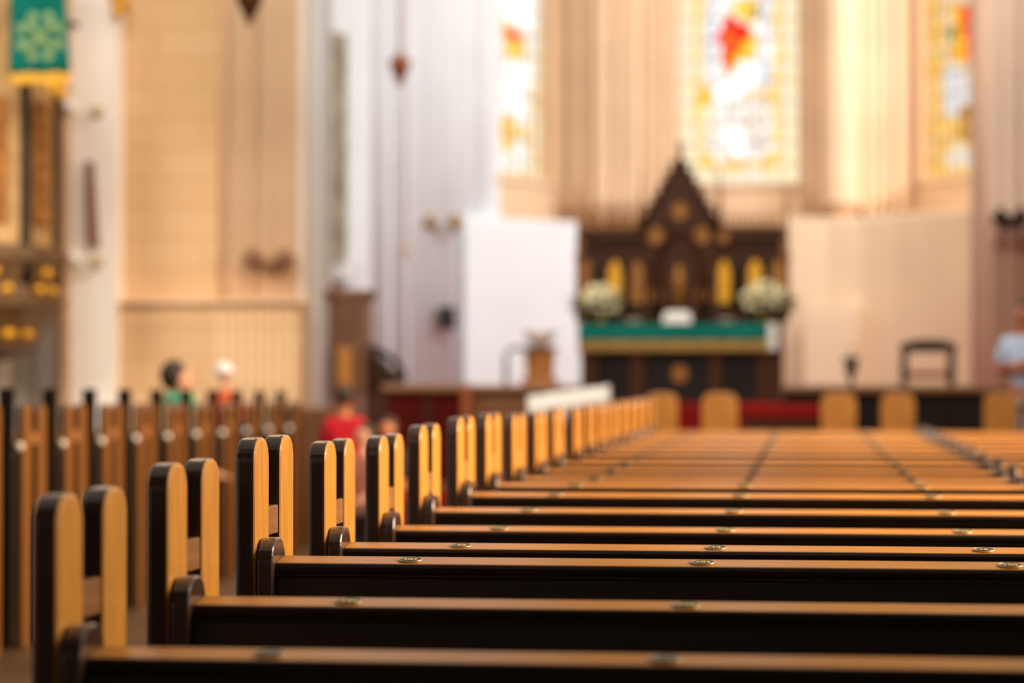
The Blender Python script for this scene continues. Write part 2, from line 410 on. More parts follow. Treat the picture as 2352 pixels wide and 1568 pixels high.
yel2 = Q2([(1733, 20), (1742, 90), (1738, 130), (1705, 130), (1690, 150), (1668, 178), (1708, 92), (1735, 66)])
white2 = Q2([(1635, 205), (1665, 185), (1700, 130), (1738, 130), (1732, 180), (1700, 212), (1665, 235), (1640, 228)])
yeltop = Q2([(1672, 30), (1690, 0), (1750, -20), (1742, 40), (1715, 45), (1690, 20)])
greent = Q2([(1725, 10), (1742, 0), (1742, 38), (1728, 36)])
bandL = Q2([(1612, 180), (1634, 205), (1650, 232), (1612, 240)]); bandR = Q2([(1695, 222), (1730, 206), (1765, 208), (1784, 178), (1786, 242), (1770, 225), (1740, 222)])
c1 = Q2([(1608, 348), (1640, 345), (1640, 372), (1608, 372)]); c2 = Q2([(1758, 352), (1786, 348), (1786, 374), (1758, 372)])
wh2 = Q2([(1665, 290), (1700, 285), (1722, 320), (1715, 350), (1690, 358), (1670, 330)])
def f2(u, v):
    px = 1558+u*278; py = 423-v/M2
    if py < -70: return pick('wwwcyp')
    if u < .16 or u > .84: return pick('cccpc')
    if v < .24: return pick('cccp')
    for P, s in ((greent, 'gga'), (oran2, 'oorro'), (red2, 'r'), (yeltop, 'yyc'), (yel2, 'yya'), (white2, 'w'), (bandL, 'yya'), (bandR, 'yyya'), (c1, 'yac'), (c2, 'yac'), (wh2, 'w')):
        if poly_in(u, v, P): return pick(s)
    if u < .205 or u > .79: return pick('cyc')
    if py < 180: return pick('bbppw') if 1608 < px < 1650 or px > 1742 else pick('pw')
    if py > 365: return pick('ccya')
    return pick('ppkpwc')
M1 = 36.0/5600
Q1 = lambda pts: conv(pts, 1122, 1268, 412, M1)
r1 = Q1([(1190, 52), (1205, 62), (1229, 72), (1228, 86), (1188, 82)]); y1 = Q1([(1176, 22), (1195, 45), (1232, 75), (1232, 125), (1212, 125), (1186, 130), (1180, 80)])
y1b = Q1([(1132, 75), (1172, 75), (1172, 130), (1155, 138), (1133, 125)]); cr1 = Q1([(1185, 250), (1200, 250), (1210, 280), (1238, 290), (1238, 308), (1205, 310), (1200, 345), (1180, 345), (1180, 310), (1145, 308), (1145, 290), (1175, 280)])
def f1(u, v):
    py = 412-v/M1
    if py < -60: return pick('wwcyp')
    if v < .13: return pick('cac')
    if u > .90: return pick('ccac') if py > 150 else pick('cpc')
    if u < .06: return pick('kpb')
    if poly_in(u, v, r1): return pick('rro')
    if poly_in(u, v, y1): return pick('yyc')
    if poly_in(u, v, y1b): return pick('ycy')
    if poly_in(u, v, cr1): return pick('cay')
    if u > .80 and py > 180: return pick('acp')
    if py < 40: return pick('ww')
    if 130 < py < 270: return pick('wwwp')
    return pick('ppwc')
M3 = 36.0/5600
Q3 = lambda pts: conv(pts, 2109, 2236, 410, M3)
r3 = Q3([(2186, 10), (2203, 8), (2203, 140), (2196, 150), (2192, 80), (2184, 60)]); o3 = Q3([(2155, 5), (2186, 8), (2190, 70), (2196, 140), (2180, 142), (2156, 125), (2172, 60)])
g3 = Q3([(2155, 65), (2172, 50), (2170, 80), (2158, 98)]); w3 = Q3([(2140, 150), (2175, 150), (2200, 195), (2232, 210), (2232, 238), (2180, 240), (2178, 260), (2146, 262), (2146, 215)])
b3 = Q3([(2182, 240), (2206, 240), (2206, 320), (2192, 342), (2182, 310)]); o3b = Q3([(2206, 238), (2232, 238), (2232, 255), (2206, 256)])
wl3 = Q3([(2148, 350), (2180, 320), (2232, 370), (2225, 385), (2150, 385)])
def f3(u, v):
    py = 410-v/M3
    if py < -60: return pick('wacyp')
    for P, s in ((g3, 'gg'), (r3, 'rrrn'), (o3, 'yoya'), (w3, 'ppbp'), (b3, 'nna'), (o3b, 'oka'), (wl3, 'cp')):
        if poly_in(u, v, P): return pick(s)
    if u < .26: return pick('aacay')
    if u > .74 and py < 150: return pick('kkc')
    if py > 270: return pick('aacy')
    return pick('ccak')
window('apse_north', 1118, 35.2, 1310, YW, 412, f1, TAN, 1122, 1268)
window('apse_east', 1310, YW, 2090, YW, 423, f2, TAN, 1558, 1836)
window('apse_south', 2090, YW, 2300, 35.2, 410, f3, TAN, 2109, 2236)
shafts('pillar_apse_left', [(1288, 15, 36.7, 470), (1323, 16, 36.6, 470), (1352, 13, 36.5, 470), (1384, 20, 36.4, 470), (1420, 16, 36.4, 470), (1452, 19, 36.4, 470), (1482, 12, 36.5, 470), (1507, 14, 36.6, 470), (1535, 14, 36.7, 470)], TAN, corbel=True)
shafts('pillar_apse_right', [(1854, 14, 36.8, 430), (1878, 13, 36.6, 450), (1934, 46, 36.4, 474), (1992, 13, 36.5, 470), (2015, 12, 36.5, 462), (2040, 13, 36.6, 452), (2070, 15, 36.7, 440)], TAN, corbel=True)
# lower walls of the apse
m = MB(); m.prism([(X_(1066, 34.0), 34.0), (X_(1180, 34.6), 34.6), (X_(1336, 35.4), 35.4), (X_(1336, 36), 36), (X_(1066, 35), 35)], 'z', CH2, Z_(497, 34.4)); struct('wall_apse_lower_left', m, PLASTER, .03)
m = MB(); m.prism([(X_(1790, 36.2), 36.2), (X_(1900, 36.1), 36.1), (X_(1980, 35.9), 35.9), (X_(2060, 35.6), 35.6), (X_(2130, 35.25), 35.25), (X_(2200, 34.8), 34.8), (X_(2290, 34.1), 34.1), (X_(2290, 35), 35), (X_(2100, 36.8), 36.8), (X_(1790, 36.9), 36.9)], 'z', CH2, Z_(500, 36)); struct('wall_apse_lower_right', m, CREAM, .03)
m = MB(); Yd = 35.75; m.box(X_(1845, Yd), X_(1976, Yd), Yd-.06, Yd+.2, CH2, Z_(700, Yd)); o = m.obj('door_1', CREAM, None, .02); tag(o, None, kind='structure')
m = MB(); m.ball((X_(1960, Yd), Yd-.08, Z_(800, Yd)), .03); m.obj('door_handle', BRASS, o)
# right pier
shafts('pillar_pink', [(2258, 26, 32.0, 0)], PINK)
slab('pillar_right_backing', 2276, 31.2, 2700, 31.2, UMBER)
shafts('pillar_umber_cluster', [(2290, 16, 31.0, 0), (2322, 17, 31.0, 0), (2352, 14, 31.1, 0), (2385, 20, 31, 0)], UMBER)
shafts('pillar_pink_upper', [(2288, 18, 30.7, 505), (2322, 19, 30.7, 505), (2356, 17, 30.8, 505), (2390, 22, 30.7, 505)], PINK, corbel=True)
# ================================================================ ALTAR
YA = 29.2; AM = (YA*math.cos(TH)+1.5*math.sin(TH))/F           # metres per pixel there
AX = X_(1560, YA)
def au(px): return (px-1560)*AM
def av(py): return (920-py)*AM
ZA = CH2
re_ = thing('reredos', 'tall carved dark wooden altarpiece with pointed central gable and gilded niches', 'altarpiece', (AX, YA+.55, ZA))
m = MB(); m.box(au(1326), au(1796), 0, .30, 0, av(735)); m.obj('base', WALNUT, re_, .02)
m = MB(); m.box(au(1328), au(1472), .04, .26, av(735), av(520)); m.box(au(1324), au(1474), -.02, .3, av(540), av(513)); m.box(au(1326), au(1474), 0, .28, av(560), av(553)); m.obj('side_wing', WALNUT, re_, .012)
m = MB(); m.box(au(1645), au(1794), .04, .26, av(735), av(520)); m.box(au(1643), au(1798), -.02, .3, av(540), av(513)); m.box(au(1645), au(1796), 0, .28, av(560), av(553)); m.obj('side_wing', WALNUT, re_, .012)
m = MB(); m.box(au(1471), au(1645), -.02, .3, av(735), av(514)); m.obj('central_bay', WALNUT, re_, .015)
g = [(au(1468), av(514)), (au(1648), av(514)), (au(1615), av(455)), (au(1590), av(415)), (au(1557), av(358)), (au(1524), av(415)), (au(1500), av(455))]
m = MB(); m.prism(g, 'y', -.05, .28); m.obj('gable', WALNUT, re_, .015)
m = MB()
for (a, b) in (((1462, 520), (1557, 352)), ((1652, 520), (1557, 352))):
    m.tube([(au(a[0]), -.06, av(a[1])), (au((a[0]+b[0])/2)+(0.03 if a[0] > 1557 else -.03)*0, -.06, av((a[1]+b[1])/2)), (au(b[0]), -.06, av(b[1]))], .035)
    for t in (.15, .3, .45, .6, .75, .9):
        x = a[0]+(b[0]-a[0])*t; y = a[1]+(b[1]-a[1])*t; m.ball((au(x)+(.04 if a[0] > 1557 else -.04), -.06, av(y)+.03), .035, 0, 8, 6)
m.obj('gable_crockets', WALNUT, re_)
m = MB().lathe([(.03, av(358)), (.02, av(340)), (.05, av(330)), (.02, av(320)), (.0, av(296))], au(1557), .1, 10); m.obj('finial', WALNUT, re_)
def pinn(px, y0, y1, r, mat=WALNUT):
    m = MB(); m.lathe([(r, av(y0)), (r, av(y0-(y0-y1)*.45)), (r*1.4, av(y0-(y0-y1)*.47)), (r*.9, av(y0-(y0-y1)*.52)), (.012, av(y1+12)), (.03, av(y1+8)), (.0, av(y1))], au(px), .1, 8, sm=False); m.obj('pinnacle', mat, re_)
pinn(1318, 735, 415, .045, DIMGOLD); pinn(1803, 735, 415, .045, DIMGOLD); pinn(1464, 560, 375, .04, DIMGOLD); pinn(1648, 560, 375, .04, DIMGOLD)
for a, b in ((1330, 1462), (1656, 1794)):
    m = MB(); n = 9
    for i in range(n):
        x = au(a+(b-a)*(i+.5)/n); m.lathe([(.018, av(514)), (.016, av(495)), (.03, av(490)), (.012, av(484)), (.0, av(470))], x, .1, 8)
    m.box(au(a), au(b), .06, .14, av(514), av(506)); m.obj('cresting', DIMGOLD, re_)
for px, py, r, mt in ((1556, 475, 20, DIMGOLD), (1500, 532, 20, DIMGOLD), (1608, 532, 20, DIMGOLD), (1658, 536, 15, DIMGOLD), (1497, 673, 19, DIMGOLD), (1612, 673, 19, DIMGOLD)):
    m = MB(); rr = r*AM
    m.lathe([(rr, 0), (rr, .02), (rr*.8, .035), (rr*.7, .015), (rr*.3, .03), (0, .035)], n=20); o = m.obj('medallion', mt, re_); o.location = (au(px), -.035, av(py)); o.rotation_euler = (PI/2, 0, 0)
for px, mt in ((1340, DIMGOLD), (1404, GOLD), (1456, DIMGOLD), (1659, GOLD), (1732, GOLD), (1783, DIMGOLD)):
    w = 16*AM; m = MB(); p = [(-w, av(690)), (w, av(690)), (w, av(615)), (w*.7, av(600)), (0, av(586)), (-w*.7, av(600)), (-w, av(615))]
    m.prism([(au(px)+a, b) for a, b in p], 'y', .02, .06); m.obj('niche_panel', mt, re_, .01)
for px in (1358, 1430, 1688, 1760):
    m = MB(); m.lathe([(.05, av(700)), (.045, av(640)), (.06, av(615)), (.035, av(605)), (.045, av(598)), (.0, av(588))], au(px), 0, 12); m.obj('niche_figure', BLACKW, re_)
m = MB()
pts = [(au(1500), av(720)), (au(1500), av(600)), (au(1512), av(560)), (au(1535), av(530)), (au(1557), av(515)), (au(1579), av(530)), (au(1602), av(560)), (au(1614), av(600)), (au(1614), av(720))]
m.tube([(a, -.05, b) for a, b in pts], .045, 10); m.tube([(a*.8, -.04, b*.98) for a, b in pts], .02, 8); m.obj('tracery_arch', WALNUT, re_)
m = MB(); m.lathe([(.07, av(735)), (.07, av(720)), (.03, av(712)), (.035, av(690)), (.09, av(680)), (.075, av(650)), (.095, av(632)), (.05, av(622)), (.055, av(608)), (.0, av(598))], au(1555), -.06, 14)
m.obj('central_figure', DIMGOLD, re_)
al = thing('altar', 'dark wooden altar table below the gabled altarpiece, under a green frontal', 'altar', (AX, YA, ZA))
m = MB(); m.box(au(1342), au(1796), .1, .5, 0, av(752)); m.obj('body', BLACKW, al, .01)
m = MB(); m.box(au(1328), au(1800), -.05, .54, av(752), av(742)); m.obj('table_top', WALNUT, al, .01)
for a, b in ((1333, 1373), (1447, 1482), (1627, 1660), (1735, 1797)):
    m = MB(); m.box(au(a), au(b), .02, .12, 0, av(752)); m.box(au(a)-.02, au(b)+.02, 0, .12, 0, .07); m.box(au(a)-.02, au(b)+.02, 0, .12, av(815), av(808)); m.obj('pilaster', WALNUT, al, .012)
m = MB(); m.lathe([(.11, 0), (.11, .02), (.085, .035), (.07, .02), (.03, .04), (0, .045)], n=20); o = m.obj('medallion', DIMGOLD, al); o.location = (au(1560), .10, av(855)); o.rotation_euler = (PI/2, 0, 0)
def drape(px0, px1, py0, py1, y, n=40, wob=.008, ph=0.):
    vs = []; fs = []; k = 5
    for j in range(k+1):
        for i in range(n+1):
            t = i/n; x = au(px0+(px1-px0)*t); z = av(py0+(py1-py0)*j/k); vs.append((x, y-wob*math.sin(i*1.1+ph)*(j/k)-.004*j, z))
    for j in range(k):
        for i in range(n): a = j*(n+1)+i; fs.append((a, a+1, a+n+2, a+n+1))
    return vs, fs
fr = thing('altar_frontal', 'deep green altar cloth with gold fringe draped over the altar front', 'cloth', (AX, YA, ZA))
def sheet(name, mat, parent, *a, **k):
    m = MB(); v, f = drape(*a, **k); m.add(v, f, 0, True); o = m.obj(name, mat, parent); s = o.modifiers.new('t', 'SOLIDIFY'); s.thickness = .006; return o
sheet('green_panel', GREENC, fr, 1328, 1764, 741, 777, -.06)
m = MB(); m.box(au(1328), au(1764), -.062, .5, av(742), av(740)); m.obj('top_fold', GREENC, fr)
sheet('gold_fringe', FRINGED, fr, 1328, 1764, 777, 803, -.066, n=80, wob=.01)
m = MB(); m.box(au(1764), au(1784), -.07, -.056, av(800), av(741)); m.box(au(1764), au(1784), -.07, .5, av(741.5), av(739.5)); m.obj('linen_edge', WHITEC, fr, .002)
ZT = ZA+av(739.5)
def bouquet(px, py, label, side):
    t = thing('flower_bouquet', label, 'flowers', (AX+au(px), YA+.17, ZT), 0, 'flower bouquets on the altar')
    h = av(py)-av(739.5)
    MB().lathe([(.05, 0), (.075, .03), (.06, .09), (.045, .12), (.055, .14)], n=16).obj('vase', BRASS, t)
    rb = random.Random(int(px)); m = MB()
    for i in range(90):
        a = rb.uniform(0, 2*PI); z = rb.uniform(-.7, 1); q = math.sqrt(max(0, 1-z*z)); R = .25*rb.uniform(.75, 1)
        c = (R*q*math.cos(a), R*q*math.sin(a)*.6, h+.02+R*z*.82); r = rb.uniform(.028, .045); m.ball(c, (r, r, r*.8), 0, 8, 5)
    m.obj('blossoms', FLOWER, t)
    m = MB()
    for i in range(70):
        a = rb.uniform(0, 2*PI); z = rb.uniform(-.9, .4); q = math.sqrt(1-z*z); R = rb.uniform(.18, .36)
        c = Vector((R*q*math.cos(a)+side*.08, R*q*math.sin(a)*.5, max(.12, h-.03+R*z*.7))); dd = Vector((rb.uniform(-1, 1), rb.uniform(-1, 1), rb.uniform(-.3, .8))).normalized()*.09; w = dd.cross(Vector((0, 0, 1)))*.35
        m.add([c-dd, c+w, c+dd, c-w], [(0, 1, 2, 3)]); m.add([c-dd+Vector((0, 0, .004)), c+w+Vector((0, 0, .012)), c+dd+Vector((0, 0, .004)), c-w+Vector((0, 0, .012))], [(0, 1, 2, 3)])
    m.obj('leaves', LEAF, t)
bouquet(1378, 690, 'white flower bouquet on the altar beside the bright white wall', -1)
bouquet(1752, 686, 'white flower bouquet on the altar end beside the cream wall', 1)
t = thing('book_stand', 'white cloth-covered book rest in the middle of the altar', 'book stand', (AX+au(1555), YA+.02, ZT))
m = MB(); m.prism([(-.10, 0), (.10, 0), (.10, .11), (.07, .12), (-.10, .02)], 'x', -.17, .17); m.obj('rest', WHITEC, t, .01)
m = MB(); m.hexa([(-.14, -.06, .05), (.14, -.06, .05), (.14, .08, .125), (-.14, .08, .125), (-.14, -.07, .075), (.14, -.07, .075), (.14, .07, .15), (-.14, .07, .15)]); m.obj('book', WHITEC, t, .005)
for px, lb in ((1455, 'small pale dish on the altar left of the book rest'), (1668, 'small pale dish on the altar right of the book rest')):
    tag(MB().lathe([(.0, 0), (.06, 0), (.11, .05), (.105, .055), (.055, .012), (0, .01)], n=18).obj('dish', GREYST, None, 0, (AX+au(px), YA+.02, ZT)), lb, 'dish', 'dishes on the altar')
# ================================================================ CHANCEL FURNITURE
def mpp(Y, px=1500): return (at(px+1, 868, Y)-at(px, 868, Y)).length
# font with bowl and mic stand
Yf = 28.2; q = mpp(Yf)
t = thing('baptismal_font', 'small wooden font with tapering orange pedestal and white basin', 'font', (X_(1240, Yf), Yf, CH2))
zz = lambda py: Z_(py, Yf, 1240)-CH2
m = MB(); a = 42*q; b = 29*q; m.hexa([(-a,-.15,0),(a,-.15,0),(a,.15,0),(-a,.15,0),(-a*.95,-.14,zz(868)),(a*.95,-.14,zz(868)),(a*.95,.14,zz(868)),(-a*.95,.14,zz(868))]); m.obj('plinth', OAK, t, .01)
m = MB(); m.hexa([(-b,-.12,zz(868)),(b,-.12,zz(868)),(b,.12,zz(868)),(-b,.12,zz(868)),(-b*1.15,-.14,zz(806)),(b*1.15,-.14,zz(806)),(b*1.15,.14,zz(806)),(-b*1.15,.14,zz(806))]); m.obj('pedestal', OAK, t, .01)
m = MB(); m.box(-b*1.35, b*1.35, -.17, .17, zz(806), zz(796)); m.obj('top_slab', BROWN, t, .008)
m = MB(); m.lathe([(.05, zz(796)), (.12, zz(790)), (.19, zz(765)), (.2, zz(757)), (.18, zz(757)), (.1, zz(786)), (0, zz(788))], n=22); m.obj('basin', ENAMEL, t)
t = thing('microphone_stand', 'thin grey gooseneck microphone stand beside the wooden font', 'microphone', (X_(1162, Yf-.35), Yf-.35, CH2))
m = MB(); m.lathe([(.13, 0), (.13, .02), (.03, .035), (.026, zz(830))], n=16); m.obj('base', BADGE, t)
m = MB(); m.tube([(0,0,zz(832)), (0,0,zz(815)), (.03,0,zz(806)), (.10,0,zz(800)), (.19,0,zz(800)), (.25, 0, zz(804))], .024); m.obj('gooseneck', BADGE, t)
m = MB(); m.tube([(.24,0,zz(803)), (.31,0,zz(810))], .026); m.obj('microphone_head', BLACK, t)
# slatted pulpit desk with stair rail
Yp = 25.25; q = mpp(Yp)
t = thing('lectern_tower', 'tall slatted brown wooden ambo with overhanging flat top by the white wall', 'lectern', (X_(806, Yp), Yp, CH1))
zp = lambda py: Z_(py, Yp, 806)-CH1
hw = 43*q
m = MB(); m.box(-hw*.95, hw*.95, -.18, .2, 0, zp(690)); m.obj('body', SLAT, t, .01)
m = MB()
for i in range(9):
    x = -hw+2*hw*(i+.5)/9; m.box(x-.012, x+.012, -.22, -.18, zp(900), zp(690))
m.obj('slats', BROWN, t)
m = MB(); m.box(-hw*1.22, hw*1.22, -.27, .28, zp(680), zp(667)); m.box(-hw*1.1, hw*1.1, -.23, .24, zp(690), zp(680)); m.obj('top', BROWN, t, .006)
m = MB(); m.box(-.09, .07, -.33, -.21, .01, zp(800)); m.box(-.11, .09, -.34, -.20, zp(806), zp(798)); o = m.obj('newel_post', OAK, t, .01)
m = MB()
for i in range(7):
    x0 = hw+i*.06; m.box(x0, x0+.07, -.15, .2, 0, zp(812+i*12))
m.obj('steps', WALNUT, t, .005)
m = MB(); m.tube([(hw, -.17, zp(795)), (hw+.15, -.17, zp(806)), (hw+.32, -.17, zp(830)), (hw+.42, -.17, zp(868))], .035)
for i in range(5):
    m.tube([(hw+.06+i*.08, -.17, zp(900)), (hw+.06+i*.08, -.17, zp(805+i*13))], .014, 6)
m.obj('stair_rail', BLACKW, t)
# chancel screens and rails
Yr = 24.6; q = mpp(Yr)
def rail_screen(px0, px1, py0, pyp, label, panel, Y, capm=BROWNX, name='chancel_rail', extra=None):
    x0, x1 = X_(px0, Y), X_(px1, Y); t = thing(name, label, 'railing', ((x0+x1)/2, Y, CH1)); h = (x1-x0)/2
    z1 = Z_(py0, Y, (px0+px1)/2)-CH1; z2 = Z_(pyp, Y, (px0+px1)/2)-CH1
    MB().box(-h, h, -.12, .12, z2, z1).obj('handrail', capm, t, .02)
    MB().box(-h, h, -.03, .03, .05, z2).obj('panel', panel, t)
    MB().box(-h, h, -.05, .05, 0, .07).obj('plinth', capm, t, .01)
    n = max(2, int((x1-x0)/.5))
    for i in range(n+1):
        x = -h+.03+(2*h-.06)*i/n; MB().box(x-.03, x+.03, -.045, .045, .07, z2).obj('upright', panel if extra is None else extra, t, .008)
    return t
rail_screen(880, 1085, 882, 900, 'wooden rail with dark red hanging below, left of the brown screen', DARKRED, 24.7, BROWNX, 'chancel_rail', WALNUT)
rail_screen(1086, 1330, 884, 900, 'plain brown wooden screen in front of the font', BROWN, 24.6, BROWNX, 'chancel_screen')
rail_screen(1800, 2420, 884, 903, 'long brown wooden rail before the cream wall', BLACKW, 24.7, BROWNX, 'chancel_rail')
t = thing('newel_post', 'orange-brown end post between the red hanging and brown screen', 'post', (X_(1072, 24.4), 24.4, CH1))
zr = lambda py: Z_(py, 24.4, 1072)-CH1
m = MB(); m.box(-.05, .05, -.05, .05, 0, zr(892)); m.obj('shaft', TERRA, t, .01); m = MB(); m.lathe([(.06, zr(892)), (.065, zr(888)), (.03, zr(884)), (0, zr(880))], n=12); m.obj('cap', TERRA, t)
# white altar-rail cloth
Yc = 24.0; zc_ = lambda py, px: Z_(py, Yc, px)-CH1
t = thing('communion_rail', 'low rail covered by a white cloth, below the left of the altar', 'railing', (X_(1320, Yc), Yc, CH1))
x0, x1 = X_(1215, Yc)-t.location.x, X_(1400, Yc)-t.location.x
m = MB(); m.box(x0+.02, x1-.02, -.10, .10, 0, zc_(908, 1300)); m.obj('rail_body', BROWN, t, .01)
m = MB(); n = 30; vs = []; prof = [(-.14, -.30), (-.135, -.1), (-.12, 0), (-.06, .02), (.06, .02), (.12, 0), (.135, -.1), (.14, -.3)]
for i in range(n+1):
    x = x0+(x1-x0)*i/n; zt_ = zc_(914-24*(i/n), 1300)
    for u, w in prof: vs.append((x, u*(1+.06*math.sin(i*1.3)), max(zt_+w+.005*math.sin(i*.9), .1)))
k = len(prof); fs = [(i*k+j, i*k+j+1, (i+1)*k+j+1, (i+1)*k+j) for i in range(n) for j in range(k-1)]
m.add(vs, fs, 0, True); m.obj('white_cloth', WHITEC, t).modifiers.new('t', 'SOLIDIFY').thickness = .006
Yw = 23.05; t = thing('partition', 'brown wooden partition standing beyond the last pew across the aisle', 'partition', (X_(705, Yw), Yw, 0)); q = mpp(Yw); z1 = Z_(936, Yw, 700); h = 62*q
MB().box(-h, h, -.015, .015, 0, z1-.05).obj('board', BROWN, t); MB().box(-h, h, -.03, .03, z1-.06, z1).obj('cap_rail', BROWN, t, .008)
for i in range(5): x = -h+.02+(2*h-.04)*i/4; MB().box(x-.02, x+.02, -.028, .028, 0, z1-.06).obj('stile', WALNUT, t, .005)
# red kneeler
Yk = 23.6; t = thing('kneeler', 'long red cushioned kneeler in front of the altar', 'kneeler', (X_(1800, Yk), Yk, CH1)); h = 92*mpp(Yk); zk = lambda py: Z_(py, Yk, 1800)-CH1
m = MB(); m.box(-h, h, -.2, .2, 0, zk(962)); m.obj('bench', WALNUT, t, .01); m = MB(); m.box(-h, h, -.22, .22, zk(962), zk(928)); m.obj('cushion', CARPET, t, .04)
# rounded chairs in front
def chair(px, w, Y, label, top=903):
    t = thing('chair', label, 'chair', (X_(px, Y), Y, 0), 0, 'round-backed chairs before the chancel'); q = mpp(Y); hw = w/2*q; z1 = Z_(top, Y, px)
    m = MB(); m.prism([(u-hw, v) for u, v in arch_profile(2*hw, .47, z1, hw*.55)], 'y', 0, .045); m.obj('backrest', OAK, t, .012)
    m = MB(); m.box(-hw*1.15, hw*1.15, .0, .42, .43, .47); m.obj('seat', OAK, t, .012)
    for sx in (-1, 1):
        for y in (.02, .38):
            m = MB(); m.lathe([(.018, 0), (.022, .2), (.02, .43)], sx*hw*.85, y+.01, 10); m.obj('leg', OAK, t)
for px, w, lb in ((1520, 72, 'round-backed honey oak chair at the end of the post row'), (1653, 82, 'round-backed oak chair below the middle of the altar'),
                  (1926, 80, 'round-backed oak chair right of the red kneeler'), (2062, 76, 'round-backed oak chair in front of the dark armchair'), (2298, 74, 'round-backed oak chair beside the person in blue')):
    chair(px, w, 22.2, lb)
# dark armchair and candle stand right
Yq = 27.6; q = mpp(Yq); z = lambda py: Z_(py, Yq, 2130)-CH2
t = thing('armchair', 'dark wooden open-backed armchair against the cream wall', 'chair', (X_(2132, Yq), Yq, CH2)); hw = 60*q
m = MB(); m.box(-hw*1.05, hw*1.05, -.03, .03, z(808), z(788)); m.prism([(-hw*.9, z(788)), (hw*.9, z(788)), (hw*.5, z(780)), (-hw*.5, z(780))], 'y', -.03, .03); m.obj('crest_rail', BLACKW, t, .012)
for s in (-1, 1):
    MB().box(s*hw*.88-.035, s*hw*.88+.035, -.03, .03, 0, z(808)).obj('back_post', BLACKW, t, .008)
    MB().box(s*hw*.88-.03, s*hw*.88+.03, .4, .46, 0, .5).obj('leg', BLACKW, t, .008)
    MB().box(s*hw*.88-.03, s*hw*.88+.03, 0, .46, max(.5, z(868)), max(.53, z(868)+.04)).obj('armrest', BLACKW, t, .008)
MB().box(-hw*.95, hw*.95, 0, .48, .30, .36).obj('seat', CARPET, t, .02)
t = thing('candle_stand', 'dark metal candle stand left of the armchair', 'candle stand', (X_(1955, 26.9), 26.9, CH2)); zs = lambda py: Z_(py, 26.9, 1955)-CH2
m = MB(); m.lathe([(.14, 0), (.14, .02), (.04, .05), (.025, .1), (.03, max(.14, zs(862))), (.07, max(.15, zs(858))), (.06, zs(835)), (.10, zs(828)), (.09, zs(820)), (.0, zs(822))], n=16); m.obj('stem', BLACK, t)
m = MB(); m.lathe([(.022, zs(824)), (.022, zs(812)), (0, zs(811))], n=10); m.obj('candle', GREYST, t)
# speaker on the white wall
Ys = 33.2; q = mpp(Ys); t = thing('loudspeaker', 'small black loudspeaker mounted on the white wall', 'speaker', (X_(1028, Ys), Ys, Z_(752, Ys, 1028)))
m = MB(); m.box(-.11, .11, -.12, .06, -.03, .29); m.obj('cabinet', BLACK, t, .012); m = MB(); m.lathe([(.06, 0), (.06, .01), (.02, .004), (0, .01)], n=18); o = m.obj('cone', BLACK, t); o.location = (0, -.121, .09); o.rotation_euler = (PI/2, 0, 0); o.scale = (1, 1, .5)
m = MB(); m.box(-.02, .02, .06, .32, .11, .15); m.obj('bracket', BLACK, t)
# wall sconces
def sconce(pxs, py, Y, label, mat, globes=False, back=.25):
    q = mpp(Y); t = thing('wall_sconce', label, 'sconce', (X_(sum(pxs)/len(pxs), Y), Y, Z_(py, Y, pxs[0])), 0, 'wall sconces'); cx = sum(pxs)/len(pxs)
    m = MB(); m.lathe([(.06, 0), (.05, .03), (0, .05)], n=14); o = m.obj('wall_plate', mat, t); o.location = (0, back-.02, 0); o.rotation_euler = (PI/2, 0, 0)
    for px in pxs:
        x = (px-cx)*q
        m = MB(); m.tube([(0, back-.03, 0), (x*.4, back*.5, -.05), (x*.9, 0, -.04), (x, 0, .02)], .018, 8); m.obj('arm', mat, t)
        m = MB(); m.lathe([(.015, -.03), (.09, .01), (.12, .10), (.065, .115), (.05, .18), (0, .19)], x, 0, 12); m.obj('candle_cup', mat, t)
    return t
sconce((986, 1045), 524, 33.2, 'gilded two-armed wall sconce beside the white apse wall', BRASS, back=.55)
sconce((580, 655), 612, 24.25, 'dark two-armed sconce on the tan shaft cluster', BROWN, back=.12)
sconce((2300, 2345), 512, 30.3, 'black two-armed sconce on the pier at the right picture edge', BLACKW, back=.12)
for px, gx, py, lb in ((210, 154, 258, 'upper globe sconce on the pale pier above the dark plaque'), (210, 168, 606, 'lower globe sconce on the pale pier below the dark plaque')):
    Y = 23.9; t = thing('globe_sconce', lb, 'sconce', (X_(px, Y), Y, Z_(py, Y, px)), 0, 'globe sconces on the pale pier'); q = mpp(Y)
    m = MB(); m.lathe([(.07, 0), (.055, .035), (0, .05)], n=16); o = m.obj('wall_plate', plain('pale_brass', (.62, .47, .25), .5, .2) if 'pale_brass' not in MATS else MATS['pale_brass'], t); o.location = (0, .19, .03); o.rotation_euler = (PI/2, 0, 0)
    x = (gx-px)*q; m = MB(); m.tube([(0, .16, .03), (x*.5, .02, -.03), (x, -.02, .0)], .014, 8); m.obj('arm', MATS['pale_brass'], t)
    m = MB(); m.ball((x, -.02, .065), .06, 0, 16, 10); m.obj('globe', ENAMEL, t)
Y = 24.03; m = MB(); a = Z_(562, Y, 212); b = Z_(370, Y, 208); q = mpp(Y)
t = tag(m.hexa([(X_(200, Y), Y-.04, a), (X_(226, Y), Y-.04, a), (X_(226, Y), Y+.07, a), (X_(200, Y), Y+.07, a), (X_(197, Y), Y-.04, b), (X_(213, Y), Y-.04, b), (X_(213, Y), Y+.07, b), (X_(197, Y), Y+.07, b)]).obj('plaque', SLAT, None, .01), 'narrow dark wooden plaque on the pale pier, wider at its foot', 'plaque')
